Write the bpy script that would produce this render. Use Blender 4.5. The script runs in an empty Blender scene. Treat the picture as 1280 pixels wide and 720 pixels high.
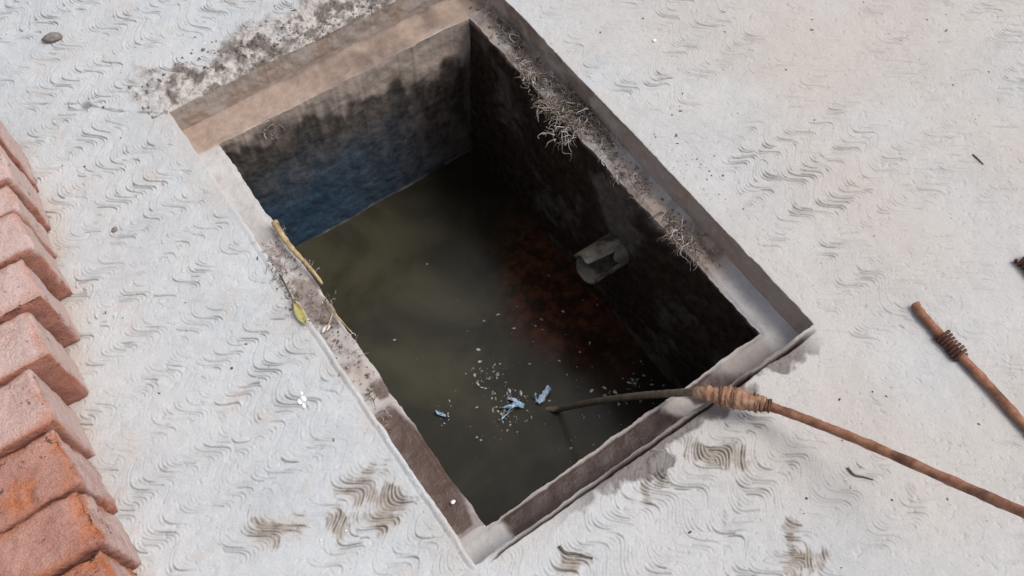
import bpy, bmesh, math, random
import numpy as np

scene = bpy.context.scene
COL = scene.collection
rng = np.random.default_rng(7)
random.seed(7)

# ------------------------------------------------------------------ camera
FOC = 1175.2                      # focal length in photo pixels (1280 wide)
CAM = np.array([-0.1186, -0.2085, 1.1257])
R = np.array([[0.81512914, -0.57905206, 0.01622337],
              [-0.50317977, -0.72164439, -0.47543611],
              [0.28700976, 0.37937856, -0.87960065]])   # right / down / forward

def P(u, v, z=0.0):
    """where the sight line of a photo point meets the level z"""
    d = np.array([(u - 640) / FOC, (v - 360) / FOC, 1.0]) @ R
    return CAM + d * ((z - CAM[2]) / d[2])

def PX(u, v, x):
    d = np.array([(u - 640) / FOC, (v - 360) / FOC, 1.0]) @ R
    return CAM + d * ((x - CAM[0]) / d[0])

from mathutils import Matrix, Vector
cam_d = bpy.data.cameras.new('camera')
cam = bpy.data.objects.new('camera', cam_d)
COL.objects.link(cam)
M = Matrix(((R[0][0], -R[1][0], -R[2][0], CAM[0]),
            (R[0][1], -R[1][1], -R[2][1], CAM[1]),
            (R[0][2], -R[1][2], -R[2][2], CAM[2]), (0, 0, 0, 1)))
cam.matrix_world = M
cam_d.sensor_fit = 'HORIZONTAL'
cam_d.sensor_width = 36
cam_d.lens = 36 * FOC / 1280
cam_d.clip_start = 0.02
cam_d.clip_end = 500
scene.camera = cam

# opening dimensions (metres)
W, L, DEP = 0.55, 0.8175, 0.055           # outer rebate
X0, X1, Y0, Y1 = 0.042, 0.511, 0.0435, 0.769   # inner hole
WZ = -0.43                                # water level

# ------------------------------------------------------------------ numpy noise
def _h(ix, iy, s):
    n = (ix.astype(np.int64) * 374761393 + iy.astype(np.int64) * 668265263 + s * 974634777) & 0x7fffffff
    n = ((n ^ (n >> 13)) * 1274126177) & 0x7fffffff
    n = n ^ (n >> 16)
    return (n & 0xffffff) / float(0xffffff)

def vn(x, y, s=0):
    x = np.asarray(x, float); y = np.asarray(y, float)
    ix = np.floor(x); iy = np.floor(y)
    fx = x - ix; fy = y - iy
    fx = fx * fx * (3 - 2 * fx); fy = fy * fy * (3 - 2 * fy)
    a = _h(ix, iy, s); b = _h(ix + 1, iy, s); c = _h(ix, iy + 1, s); d = _h(ix + 1, iy + 1, s)
    return (a + (b - a) * fx) * (1 - fy) + (c + (d - c) * fx) * fy      # 0..1

def fbm(x, y, s=0, o=4, g=.5):
    v = 0; a = 1; t = 0
    for k in range(o):
        v = v + a * vn(x * 2 ** k + 17.3 * k, y * 2 ** k - 9.1 * k, s + k); t += a; a *= g
    return v / t

def sst(e0, e1, x):
    t = np.clip((x - e0) / (e1 - e0), 0, 1)
    return t * t * (3 - 2 * t)

# ------------------------------------------------------------------ object helpers
def link(o, parent=None):
    COL.objects.link(o)
    if parent is not None:
        o.parent = parent
    return o

def mesh(name, v, f, mat, parent=None, smooth=True, masks=None):
    v = np.asarray(v, np.float32).reshape(-1, 3)
    me = bpy.data.meshes.new(name)
    if isinstance(f, np.ndarray):
        n = f.shape[1]
        me.vertices.add(len(v)); me.vertices.foreach_set('co', v.ravel())
        me.loops.add(f.size); me.loops.foreach_set('vertex_index', f.astype(np.int32).ravel())
        me.polygons.add(len(f))
        me.polygons.foreach_set('loop_start', np.arange(0, f.size, n, dtype=np.int32))
        me.polygons.foreach_set('loop_total', np.full(len(f), n, np.int32))
        me.update(calc_edges=True)
    else:
        me.from_pydata([tuple(map(float, q)) for q in v], [], f)
    me.polygons.foreach_set('use_smooth', np.full(len(me.polygons), smooth))
    if masks is not None:
        a = me.attributes.new('masks', 'FLOAT_COLOR', 'POINT')
        a.data.foreach_set('color', np.ascontiguousarray(masks, np.float32).ravel())
    me.materials.append(mat)
    me.update()
    return link(bpy.data.objects.new(name, me), parent)

def tag(o, label, cat, group=None, kind=None):
    o['label'] = label
    o['category'] = cat
    if group: o['group'] = group
    if kind: o['kind'] = kind
    return o

def empty(name, loc):
    o = bpy.data.objects.new(name, None)
    o.location = tuple(map(float, loc)); o.empty_display_size = .02
    return link(o)

def grid_faces(nu, nv):
    i = np.arange(nu * nv).reshape(nu, nv)
    return np.stack([i[:-1, :-1], i[1:, :-1], i[1:, 1:], i[:-1, 1:]], -1).reshape(-1, 4)

def catmull(pts, n=8):
    p = np.asarray(pts, float)
    p = np.vstack([2 * p[0] - p[1], p, 2 * p[-1] - p[-2]])
    out = []
    for i in range(1, len(p) - 2):
        for t in np.arange(n) / n:
            a, b, c, d = p[i - 1:i + 3]
            out.append(.5 * ((2 * b) + (-a + c) * t + (2 * a - 5 * b + 4 * c - d) * t * t + (-a + 3 * b - 3 * c + d) * t ** 3))
    out.append(p[-2])
    return np.array(out)

def tube(pts, rad, seg=8, jitter=0, seed=0):
    """verts, faces of a closed tube along pts"""
    p = np.asarray(pts, float); n = len(p)
    r = np.broadcast_to(np.asarray(rad, float), (n,))
    t = np.gradient(p, axis=0); t /= np.linalg.norm(t, axis=1)[:, None] + 1e-12
    up = np.array([0, 0, 1.0]) if abs(t[0][2]) < .9 else np.array([1.0, 0, 0])
    u = np.cross(t[0], up); u /= np.linalg.norm(u)
    V = []
    lr = np.random.default_rng(seed)
    for i in range(n):
        u = u - t[i] * (u @ t[i]); u /= np.linalg.norm(u)
        w = np.cross(t[i], u)
        for k in range(seg):
            a = 2 * math.pi * k / seg
            rr = r[i] * (1 + jitter * lr.normal())
            V.append(p[i] + rr * (math.cos(a) * u + math.sin(a) * w))
    F = []
    for i in range(n - 1):
        for k in range(seg):
            k2 = (k + 1) % seg
            F.append((i * seg + k, i * seg + k2, (i + 1) * seg + k2, (i + 1) * seg + k))
    F.append(tuple(range(seg))[::-1]); F.append(tuple((n - 1) * seg + k for k in range(seg)))
    return V, F

class MB:
    def __init__(s): s.v = []; s.f = []
    def add(s, vf):
        b = len(s.v); s.v += [tuple(q) for q in vf[0]]; s.f += [tuple(b + i for i in q) for q in vf[1]]
    def build(s, name, mat, parent=None, smooth=True, origin=(0, 0, 0)):
        return mesh(name, np.array(s.v) - np.array(origin), s.f, mat, parent, smooth)

# ------------------------------------------------------------------ materials
def newmat(name):
    m = bpy.data.materials.new(name); m.use_nodes = True
    nt = m.node_tree; nt.nodes.clear()
    out = nt.nodes.new('ShaderNodeOutputMaterial')
    b = nt.nodes.new('ShaderNodeBsdfPrincipled')
    nt.links.new(b.outputs[0], out.inputs[0])
    return m, nt, b

class NB:
    def __init__(s, nt): s.nt = nt
    def n(s, t, **k):
        q = s.nt.nodes.new(t)
        for a, v in k.items(): setattr(q, a, v)
        return q
    def l(s, a, b): s.nt.links.new(a, b)
    def coord(s):
        return s.n('ShaderNodeTexCoord').outputs['Object']
    def noise(s, scale, detail=4, rough=.55, vec=None, dist=0):
        q = s.n('ShaderNodeTexNoise'); q.inputs['Scale'].default_value = scale
        q.inputs['Detail'].default_value = detail; q.inputs['Roughness'].default_value = rough
        q.inputs['Distortion'].default_value = dist
        s.l(vec if vec is not None else s.coord(), q.inputs['Vector'])
        return q.outputs['Fac']
    def ramp(s, fac, a, b, lo=0., hi=1.):
        q = s.n('ShaderNodeMapRange'); q.interpolation_type = 'SMOOTHSTEP'
        s.l(fac, q.inputs[0])
        for i, v in zip((1, 2, 3, 4), (a, b, lo, hi)): q.inputs[i].default_value = v
        return q.outputs[0]
    def mix(s, fac, a, b, mode='MIX'):
        q = s.n('ShaderNodeMix', data_type='RGBA', blend_type=mode)
        for val, i in ((fac, 0), (a, 6), (b, 7)):
            if hasattr(val, 'is_output'): s.l(val, q.inputs[i])
            elif i == 0: q.inputs[0].default_value = val
            else: q.inputs[i].default_value = (*val, 1)
        return q.outputs[2]
    def math(s, op, a, b=0.):
        q = s.n('ShaderNodeMath', operation=op)
        for val, i in ((a, 0), (b, 1)):
            if hasattr(val, 'is_output'): s.l(val, q.inputs[i])
            else: q.inputs[i].default_value = val
        return q.outputs[0]
    def bump(s, h, strength, dist, bsdf):
        q = s.n('ShaderNodeBump'); q.inputs['Strength'].default_value = strength
        q.inputs['Distance'].default_value = dist
        s.l(h, q.inputs['Height']); s.l(q.outputs[0], bsdf.inputs['Normal'])

def masks_of(nb):
    a = nb.n('ShaderNodeAttribute', attribute_name='masks')
    sp = nb.n('ShaderNodeSeparateColor'); nb.l(a.outputs['Color'], sp.inputs[0])
    return sp.outputs[0], sp.outputs[1], sp.outputs[2], a.outputs['Alpha']

def mat_concrete():
    m, nt, b = newmat('concrete'); nb = NB(nt)
    dirt, dust_tint, wet, gro = masks_of(nb)
    n1 = nb.noise(7, 5, .6); n2 = nb.noise(60, 5, .65); n3 = nb.noise(420, 3, .6)
    base = nb.mix(nb.ramp(n1, .3, .7), (.462, .482, .496), (.548, .562, .568))
    base = nb.mix(nb.ramp(n2, .35, .72, 0, .5), base, (.62, .625, .62))
    pit = nb.ramp(nb.noise(150, 3, .6), .68, .76)
    base = nb.mix(nb.math('MULTIPLY', pit, .45), base, (.25, .22, .20))
    base = nb.mix(nb.math('MULTIPLY', dust_tint, .85), base, (.50, .425, .36))
    base = nb.mix(nb.math('MULTIPLY', gro, .72), base, (.14, .132, .128))  # groove shade put into the colour, along with settled dirt
    dcol = nb.mix(nb.ramp(n2, .35, .65), (.125, .085, .045), (.24, .175, .105))
    dcol = nb.mix(gro, dcol, (.055, .035, .02))
    base = nb.mix(dirt, base, dcol)
    base = nb.mix(wet, base, (.10, .072, .062))
    base = nb.mix(.18, base, nb.mix(nb.ramp(n3, .3, .7), (.2, .2, .2), (.8, .8, .8)), 'SOFT_LIGHT')
    nb.l(base, b.inputs['Base Color'])
    b.inputs['Roughness'].default_value = .8
    nb.l(nb.ramp(wet, 0, 1, .8, .45), b.inputs['Roughness'])
    b.inputs['Specular IOR Level'].default_value = .35
    nb.bump(nb.math('ADD', nb.math('MULTIPLY', n3, .4), nb.noise(130, 5, .6)), .45, .0022, b)
    return m

def mat_rim():
    """plaster of the tank's rim and walls; masks: mud, dark slime, wet, slate blue"""
    m, nt, b = newmat('tank_plaster'); nb = NB(nt)
    mud, slime, wet, blue = masks_of(nb)
    n1 = nb.noise(14, 5, .6); n2 = nb.noise(70, 5, .65); n3 = nb.noise(300, 3, .6)
    base = nb.mix(nb.ramp(n1, .3, .7), (.43, .41, .40), (.55, .53, .52))
    base = nb.mix(nb.ramp(n2, .45, .75, 0, .5), base, (.33, .29, .26))
    mcol = nb.mix(nb.ramp(n2, .3, .7), (.39, .29, .225), (.49, .39, .32))
    base = nb.mix(mud, base, mcol)
    base = nb.mix(wet, base, nb.mix(nb.ramp(n1, .35, .65), (.085, .052, .041), (.14, .096, .082)))
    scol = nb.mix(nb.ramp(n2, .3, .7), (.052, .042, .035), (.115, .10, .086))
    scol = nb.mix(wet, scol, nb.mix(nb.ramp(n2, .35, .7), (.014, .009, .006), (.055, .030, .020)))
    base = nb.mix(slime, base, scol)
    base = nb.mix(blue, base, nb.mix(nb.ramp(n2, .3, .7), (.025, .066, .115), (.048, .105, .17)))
    nb.l(base, b.inputs['Base Color'])
    nb.l(nb.ramp(wet, 0, 1, .85, .4), b.inputs['Roughness'])
    b.inputs['Specular IOR Level'].default_value = .3
    nb.bump(nb.math('ADD', nb.math('MULTIPLY', n3, .35), n2), .5, .004, b)
    return m

def mat_noise(name, c1, c2, scale, rough=.8, c3=None, s3=8, bump=.4, bd=.001, metal=0):
    m, nt, b = newmat(name); nb = NB(nt)
    n = nb.noise(scale, 5, .65)
    col = nb.mix(nb.ramp(n, .32, .68), c1, c2)
    if c3: col = nb.mix(nb.ramp(nb.noise(s3, 4, .6), .5, .68), col, c3)
    nb.l(col, b.inputs['Base Color'])
    b.inputs['Roughness'].default_value = rough; b.inputs['Metallic'].default_value = metal
    b.inputs['Specular IOR Level'].default_value = .3
    nb.bump(nb.noise(scale * 3, 4, .6), bump, bd, b)
    return m

def mat_brick():
    m, nt, b = newmat('fired_brick'); nb = NB(nt)
    mk = masks_of(nb)                           # chipped, paler end, painted side shade, -
    oi = nb.n('ShaderNodeObjectInfo')
    sep = nb.n('ShaderNodeSeparateColor'); nb.l(oi.outputs['Color'], sep.inputs[0])
    pale = sep.outputs[0]
    co = nb.n('ShaderNodeTexCoord').outputs['Object']
    ad = nb.n('ShaderNodeVectorMath', operation='ADD'); nb.l(co, ad.inputs[0])
    rv = nb.n('ShaderNodeCombineXYZ'); nb.l(nb.math('MULTIPLY', oi.outputs['Random'], 37), rv.inputs[0]); nb.l(rv.outputs[0], ad.inputs[1])
    v = ad.outputs[0]
    n1 = nb.noise(16, 4, .6, v); n2 = nb.noise(85, 5, .65, v); n3 = nb.noise(480, 3, .6, v)
    base = nb.mix(nb.ramp(n1, .33, .68), (.37, .16, .115), (.47, .235, .175))
    base = nb.mix(nb.ramp(n2, .5, .75, 0, .6), base, (.29, .115, .075))
    film = nb.math('MULTIPLY', nb.ramp(nb.math('ADD', nb.math('MULTIPLY', n2, .45), nb.math('MULTIPLY', n1, .55)), .22, .50), pale)
    film = nb.math('MULTIPLY', film, nb.math('SUBTRACT', 1.0, nb.math('MULTIPLY', mk[2], .9)))
    base = nb.mix(film, base, (.63, .48, .44))
    base = nb.mix(nb.math('MULTIPLY', mk[1], nb.ramp(n1, .2, .6, .35, .85)), base, (.60, .45, .41))
    base = nb.mix(nb.math('MULTIPLY', mk[0], nb.math('SUBTRACT', 1.0, nb.math('MULTIPLY', pale, .72))), base, nb.mix(nb.ramp(n2, .35, .65), (.42, .13, .06), (.52, .215, .11)))
    pit = nb.math('MULTIPLY', nb.ramp(nb.noise(110, 5, .7, v), .60, .72), nb.ramp(nb.noise(14, 3, .6, v), .45, .62))
    base = nb.mix(nb.math('MULTIPLY', pit, .75), base, (.13, .06, .045))
    spk = nb.ramp(nb.noise(190, 3, .7, v), .60, .70)
    base = nb.mix(nb.math('MULTIPLY', spk, .22), base, (.62, .42, .33))
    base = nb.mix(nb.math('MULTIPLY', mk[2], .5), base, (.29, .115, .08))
    base = nb.mix(.3, base, nb.mix(nb.ramp(n3, .3, .7), (.15, .15, .15), (.85, .85, .85)), 'SOFT_LIGHT')
    nb.l(base, b.inputs['Base Color'])
    b.inputs['Roughness'].default_value = .88; b.inputs['Specular IOR Level'].default_value = .25
    nb.bump(nb.math('SUBTRACT', nb.math('ADD', nb.math('MULTIPLY', n3, .3), n2), nb.math('MULTIPLY', pit, .8)), 1.0, .0055, b)
    return m

def mat_water():
    m, nt, b = newmat('murky_water'); nb = NB(nt)
    co = nb.n('ShaderNodeNewGeometry').outputs['Position']
    cx, cy, _ = P(705, 375, WZ)
    sub = nb.n('ShaderNodeVectorMath', operation='SUBTRACT'); nb.l(co, sub.inputs[0])
    sub.inputs[1].default_value = (cx, cy, WZ)
    sc = nb.n('ShaderNodeVectorMath', operation='MULTIPLY'); nb.l(sub.outputs[0], sc.inputs[0])
    sc.inputs[1].default_value = (1 / .12, 1 / .22, 0)
    ln = nb.n('ShaderNodeVectorMath', operation='LENGTH'); nb.l(sc.outputs[0], ln.inputs[0])
    n1 = nb.noise(9, 5, .65, co); n2 = nb.noise(38, 5, .7, co)
    d = nb.math('ADD', ln.outputs['Value'], nb.math('MULTIPLY', nb.math('SUBTRACT', n1, .5), 1.5))
    red = nb.ramp(d, 1.25, .35)
    base = nb.mix(nb.ramp(nb.noise(5, 5, .6, co, .6), .35, .66), (.062, .057, .037), (.031, .029, .020))
    rcol = nb.mix(nb.ramp(n2, .40, .66), (.022, .010, .005), (.088, .029, .012))
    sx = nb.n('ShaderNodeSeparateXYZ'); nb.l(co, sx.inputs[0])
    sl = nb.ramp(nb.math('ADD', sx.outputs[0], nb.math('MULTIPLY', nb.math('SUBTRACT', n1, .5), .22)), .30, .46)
    base = nb.mix(nb.math('MULTIPLY', sl, .85), base, (.012, .009, .006))  # dark wall's reflection painted into the water's base colour
    base = nb.mix(red, base, rcol)
    nb.l(base, b.inputs['Base Color'])
    b.inputs['Roughness'].default_value = .17
    b.inputs['IOR'].default_value = 1.33
    b.inputs['Specular IOR Level'].default_value = .5
    nb.bump(nb.noise(22, 2, .5, co), .06, .004, b)
    return m

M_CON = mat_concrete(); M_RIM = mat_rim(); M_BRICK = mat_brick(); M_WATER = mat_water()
M_RUST = mat_noise('rusty_steel', (.22, .09, .052), (.40, .20, .125), 70, .75, (.13, .065, .042), 22, .5, .001)
M_DRUST = mat_noise('dark_rusty_wire', (.06, .028, .02), (.15, .065, .042), 160, .7, None, 8, .5, .0006)
M_BIND = mat_noise('rusty_binding_wire', (.15, .07, .042), (.29, .155, .10), 70, .85, (.09, .045, .03), 30, .5, .001)
M_TAPE = mat_noise('rust_stained_wrap', (.27, .14, .085), (.44, .26, .17), 75, .88, (.17, .09, .06), 40, .6, .002)
M_CABLE = mat_noise('slimy_cable', (.17, .13, .09), (.28, .22, .16), 70, .5, None, 8, .4, .001)
M_FIBRE = mat_noise('dry_root_fibre', (.13, .095, .07), (.34, .27, .215), 35, .9)
M_FIBRE2 = mat_noise('dusty_cobweb_fibre', (.42, .38, .36), (.55, .51, .49), 50, .9)
M_SOIL = mat_noise('crumbly_soil', (.12, .095, .08), (.27, .225, .195), 70, .95, (.38, .34, .31), 60)
M_SPLINT = mat_noise('dry_bamboo', (.36, .26, .13), (.55, .43, .25), 120, .6, (.20, .13, .07), 40)
M_LEAF = mat_noise('yellow_leaf', (.36, .32, .10), (.50, .44, .19), 120, .6, (.20, .15, .07), 60)
M_TWIG = mat_noise('dark_twig', (.075, .058, .045), (.20, .16, .125), 200, .9)
M_PAINT = mat_noise('white_paint', (.80, .80, .80), (.86, .86, .85), 100, .6)
M_STONE = mat_noise('grey_stone', (.17, .14, .125), (.30, .26, .24), 90, .9)
M_PIPE = mat_noise('grey_pipe', (.12, .105, .082), (.20, .175, .14), 40, .6, (.04, .03, .02), 25)
M_SCUM = mat_noise('floating_scum', (.18, .16, .13), (.62, .61, .58), 90, .5)
M_BLUE = mat_noise('blue_white_plastic', (.30, .48, .68), (.62, .72, .82), 90, .4, (.10, .24, .42), 60)

# ------------------------------------------------------------------ ground
def axis(lo, hi, step, knots, far):
    """coordinates, fine between lo and hi, widening out to +-far, passing through the knots"""
    ks = [lo] + list(knots) + [hi]; out = []
    for a, b in zip(ks[:-1], ks[1:]):
        n = max(1, int(round((b - a) / step))); out += list(a + (b - a) * np.arange(n) / n)
    out.append(hi)
    d = step; x = hi; up = []
    while x < far: d = min(d * 1.35, 6); x += d; up.append(x)
    d = step; x = lo; dn = []
    while x > -far: d = min(d * 1.35, 6); x -= d; dn.append(x)
    return np.array(dn[::-1] + out + up)

def edge_jit(x, y):
    """small wobble of the broken arrises round the opening"""
    s = 1.0
    jx = (fbm(x * 45, y * 45, 31, 4, .6) - .5) * .0045 * s
    jy = (fbm(x * 45 + 50, y * 45, 57, 4, .6) - .5) * .0045 * s
    return jx, jy

STEP = .0011
xs = axis(-.50, 1.28, STEP, [0, W], 60)
ys = axis(-.40, 1.20, STEP, [0, L], 60)
nx, ny = len(xs), len(ys)
xc = .5 * (xs[:-1] + xs[1:]); yc = .5 * (ys[:-1] + ys[1:])
hole = ((xc > 0) & (xc < W))[:, None] & ((yc > 0) & (yc < L))[None, :]
# the sheet is finely divided where it is seen closely, coarsely elsewhere (tiles of TS cells)
TS = 32
corner = [P(0, 0)[:2], P(1280, 0)[:2], P(1280, 720)[:2], P(0, 720)[:2]]
def margin_in(x, y):
    m = np.full(np.shape(x), 9.)
    for (p_, q_) in zip(corner, corner[1:] + corner[:1]):
        e_ = q_ - p_; n_ = np.array([e_[1], -e_[0]]) / np.linalg.norm(e_)
        m = np.minimum(m, (x - p_[0]) * n_[0] + (y - p_[1]) * n_[1])
    return m
if margin_in(.3, .4) < 0: corner = corner[::-1]
fi0, fi1 = int(np.argmin(abs(xs + .50))), int(np.argmin(abs(xs - 1.28)))
fj0, fj1 = int(np.argmin(abs(ys + .40))), int(np.argmin(abs(ys - 1.20)))
ci = sorted(set([0] + list(range(fi0, fi1, TS)) + [fi1, nx - 1] + list(range(0, fi0)) + list(range(fi1, nx))))
cj = sorted(set([0] + list(range(fj0, fj1, TS)) + [fj1, ny - 1] + list(range(0, fj0)) + list(range(fj1, ny))))
quads = []
gid = np.arange(nx * ny).reshape(nx, ny)
for i0, i1 in zip(ci[:-1], ci[1:]):
    for j0, j1 in zip(cj[:-1], cj[1:]):
        hx = hole[i0:i1, j0:j1]
        if hx.all(): continue
        mx, my = .5 * (xs[i0] + xs[i1]), .5 * (ys[j0] + ys[j1])
        touches = -.03 < mx < W + .03 and -.03 < my < L + .03
        if i1 - i0 > 1 and j1 - j0 > 1 and (touches or margin_in(mx, my) > -.045):
            g = gid[i0:i1 + 1, j0:j1 + 1]
            q4 = np.stack([g[:-1, :-1], g[1:, :-1], g[1:, 1:], g[:-1, 1:]], -1)
            quads.append(q4[~hx])
        else:
            quads.append(np.array([[gid[i0, j0], gid[i1, j0], gid[i1, j1], gid[i0, j1]]]))
F = np.concatenate(quads)
used = np.zeros(nx * ny, bool); used[F.ravel()] = True
remap = np.cumsum(used) - 1
uid = np.nonzero(used)[0]
X = xs[uid // ny]; Y = ys[uid % ny]
inside = (X > -1e-6) & (X < W + 1e-6) & (Y > -1e-6) & (Y < L + 1e-6)

dx = np.maximum(np.maximum(-X, X - W), 0); dy = np.maximum(np.maximum(-Y, Y - L), 0)
dist = np.hypot(dx, dy)                           # distance outside the opening
view = 1.0 * ((X > -.55) & (X < 1.35) & (Y > -.5) & (Y < 1.3))

# combed waves
wx = X + (fbm(X * 4, Y * 4, 3, 2) - .5) * .024
wy = Y + (fbm(X * 3.5, Y * 3.5, 9, 2) - .5) * .036 + (vn(X * 14, Y * 14, 10) - .5) * .005
PW = .070
pq = (wx + .02) / PW + .35 * (vn(X * 9, Y * 9, 19) - .5)
pidx = np.floor(pq)
ph = (_h(pidx, pidx * 0 + 3, 5) - .5) * 2.0 + 3.2 * (fbm(X * 7, Y * 7, 13, 2) - .5) + np.floor(Y / .5) * 0
LAM = .062 * (1 + .08 * (_h(pidx, pidx * 0 + 8, 6) - .5))
AMP = .0122 + .003 * (_h(pidx, pidx * 0, 12) - .5)
arg = 2 * math.pi * wy / LAM + ph
c = wx + AMP * (np.sin(arg) + .12 * np.sin(2 * arg + 1))
slope = AMP * 2 * math.pi / LAM * (np.cos(arg) + .24 * np.cos(2 * arg + 1))
SP = .0054
t = c / SP + .5 * (vn(c / .03, Y / .06, 77) - .5)
ti = np.round(t)
dd = (t - ti) * SP / np.sqrt(1 + slope ** 2)      # distance from the tooth mark
tooth = .10 + 1.0 * _h(ti, pidx, 21) ** 1.25
stroke = sst(.30, .60, vn(ti * 3.7, Y / .014 + ti * 1.3, 22))
clus = sst(.36, .60, fbm(X * 9, Y * 9, 41, 3))
side_light = .24 + .92 * sst(-.5, .55, np.sin(arg + math.pi / 2))   # sideways strokes deepened and darkened, standing in for light across them
amt = tooth * stroke * (.14 + .86 * np.maximum(clus, .85 * sst(.55, .25, X - .2 * Y) * sst(.33, .62, fbm(X * 16, Y * 16, 43, 3)))) * side_light
right = sst(.40, 1.0, X - .25 * Y)
amt *= (1 - .50 * right) * (1 - .40 * sst(.10, -.10, Y) * sst(.25, .50, X)) * (1 - .55 * sst(.25, -.15, Y) * sst(.55, .85, X))                              # flatter finish away to the right
collar = np.where(Y > L, .10, .024) * (.7 + .6 * vn(X * 14, Y * 14, 91))
amt *= sst(.3, 1.0, dist / collar)
amt *= view
wd = .00075 + .0005 * vn(X * 50, Y * 50, 15)
groove = np.exp(-(dd / wd) ** 2) * amt
burr = np.exp(-((dd - 2.0 * wd) / wd) ** 2) * amt + .6 * np.exp(-((dd + 2.0 * wd) / wd) ** 2) * amt
Z = -.0024 * groove + .0014 * burr
Z += (fbm(X * 9, Y * 9, 61, 3) - .5) * .006 * sst(0, .05, dist) * view
Z += (fbm(X * 70, Y * 70, 63, 3) - .5) * .0013 * view
# short random drag marks left by the float
u_ = (X * .79 - Y * .61); v_ = (X * .61 + Y * .79)
drag = sst(.74, .92, vn(u_ * 45 + 3 * vn(X * 12, Y * 12, 73), v_ * 520, 71)) * sst(.45, .7, fbm(X * 13, Y * 13, 75, 2)) * view * (.35 + .65 * right)
Z -= drag * .0009
groove = np.maximum(groove, drag * .35)
pit = sst(.84, .92, vn(X * 210, Y * 210, 71)) * view
Z -= pit * .0008
dirt = np.zeros_like(X); dust_tint = np.zeros_like(X); wet = np.zeros_like(X)

def seg_d(a, b):
    a = np.asarray(a)[:2]; b = np.asarray(b)[:2]; ab = b - a
    s = np.clip(((X - a[0]) * ab[0] + (Y - a[1]) * ab[1]) / (ab @ ab), 0, 1)
    return np.hypot(X - a[0] - s * ab[0], Y - a[1] - s * ab[1])

# hairline joint running from the corner of the opening to the bricks
jn = (fbm(X * 60, Y * 60, 81, 3) - .5) * .006
pl = [P(22, 130), P(70, 129), P(105, 131), P(150, 139), P(207, 141)]
for a, b in zip(pl[:-1], pl[1:]):
    d_ = np.abs(seg_d(a, b) + jn)
    q = np.exp(-(d_ / .0014) ** 2) * sst(.25, .5, vn(X * 70, Y * 70, 83))
    Z -= .0016 * q; groove = np.maximum(groove, .9 * q)
d_ = np.hypot(X - P(107, 132)[0], Y - P(107, 132)[1])
q = sst(.010, .004, d_ + jn * .6); groove = np.maximum(groove, q); Z -= .003 * q

# mud caught in the comb marks
gw = np.exp(-(dd / .0013) ** 2) * (.35 + .65 * _h(ti, pidx, 29))
for (u, v, ru, rv_, s) in ((346, 660, 32, 20, 1), (424, 654, 11, 18, .9), (456, 612, 26, 22, .9), (478, 628, 24, 34, 1), (470, 648, 30, 12, .7), (900, 566, 34, 12, 1), (910, 576, 26, 12, .9),
                           (712, 708, 18, 16, 1), (728, 700, 20, 8, .6), (1003, 704, 26, 22, 1), (988, 668, 10, 18, .9), (806, 610, 9, 26, .8),
                           (828, 598, 16, 14, .8), (905, 645, 7, 16, .6), (1140, 612, 8, 12, .4), (860, 545, 10, 18, .6)):
    pc = P(u, v); pu = P(u + ru, v); pv = P(u, v + rv_)
    A = np.linalg.inv(np.stack([(pu - pc)[:2], (pv - pc)[:2]], 1))
    ex = A[0, 0] * (X - pc[0]) + A[0, 1] * (Y - pc[1]); ey = A[1, 0] * (X - pc[0]) + A[1, 1] * (Y - pc[1])
    e = np.hypot(ex, ey) + (fbm(X * 48, Y * 48, 101, 4, .65) - .5) * 2.0
    edge_tooth = (_h(ti, pidx, 33) - .5) * .7
    dirt = np.maximum(dirt, s * sst(1.15, .45, e + edge_tooth) * np.clip(.50 + .65 * gw, 0, 1) * (.55 + .45 * vn(X * 160, Y * 160, 103)))
    dust_tint = np.maximum(dust_tint, .5 * s * sst(1.7, .5, e))
    q = s * sst(1.2, .6, e + edge_tooth) * np.exp(-(dd / .0009) ** 2) * (.1 + .8 * _h(ti, pidx, 29)) * sst(.2, .5, vn(X * 90, Y * 90, 105))
    groove = np.maximum(groove, .95 * q); Z -= .0016 * q

# raked out gap behind the near lip of the rebate, ragged skim coat and mud beside it
rag = (fbm(X * 38, Y * 38, 111, 4) - .5)
gapc = -.0036 - .0045 * fbm(X * 18, X * 0, 113, 2)
gapw = .0010 + .0019 * sst(.1, .5, X / W) * vn(X * 22, X * 0, 115)
gm = sst(0.01, .05, X) * sst(.55, .50, X)
q = np.exp(-((Y - gapc) / gapw) ** 4) * gm * (Y < .0005)
Z -= .030 * q; wet = np.maximum(wet, q * .6); dirt = np.maximum(dirt, q); groove = np.maximum(groove, q)  # deep shade of the gap also painted in through the colour masks
q = (Y <= 1e-6) * (Y > gapc) * gm; wet = np.maximum(wet, q * (.35 + .5 * vn(X * 40, Y * 40, 117)))
q = (Y < 0) * sst(-.026, -.014, Y + rag * .06) * gm * sst(.06, .2, X)
wet = np.maximum(wet, q * .8); Z -= .0025 * q
e = np.hypot((X - P(812, 583)[0]) / .026, (Y - P(812, 583)[1]) / .024) + rag * 2.2
q = sst(1.05, .85, e); wet = np.maximum(wet, q * .75); Z -= .0025 * q
# rolled lip along the left arris
q = (X < 0) * (Y > -.003) * (Y < L) * np.exp(-((X + .0035) / .0024) ** 2) * sst(.74, .40, Y); Z += .0016 * q
q = (X < 0) * (Y > 0) * (Y < L) * np.exp(-((X + .0085) / .0014) ** 2) * sst(.70, .35, Y) * (.2 + .8 * vn(X * 30, Y * 30, 5)); Z -= .0014 * q
groove = np.maximum(groove, .6 * q)
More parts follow.
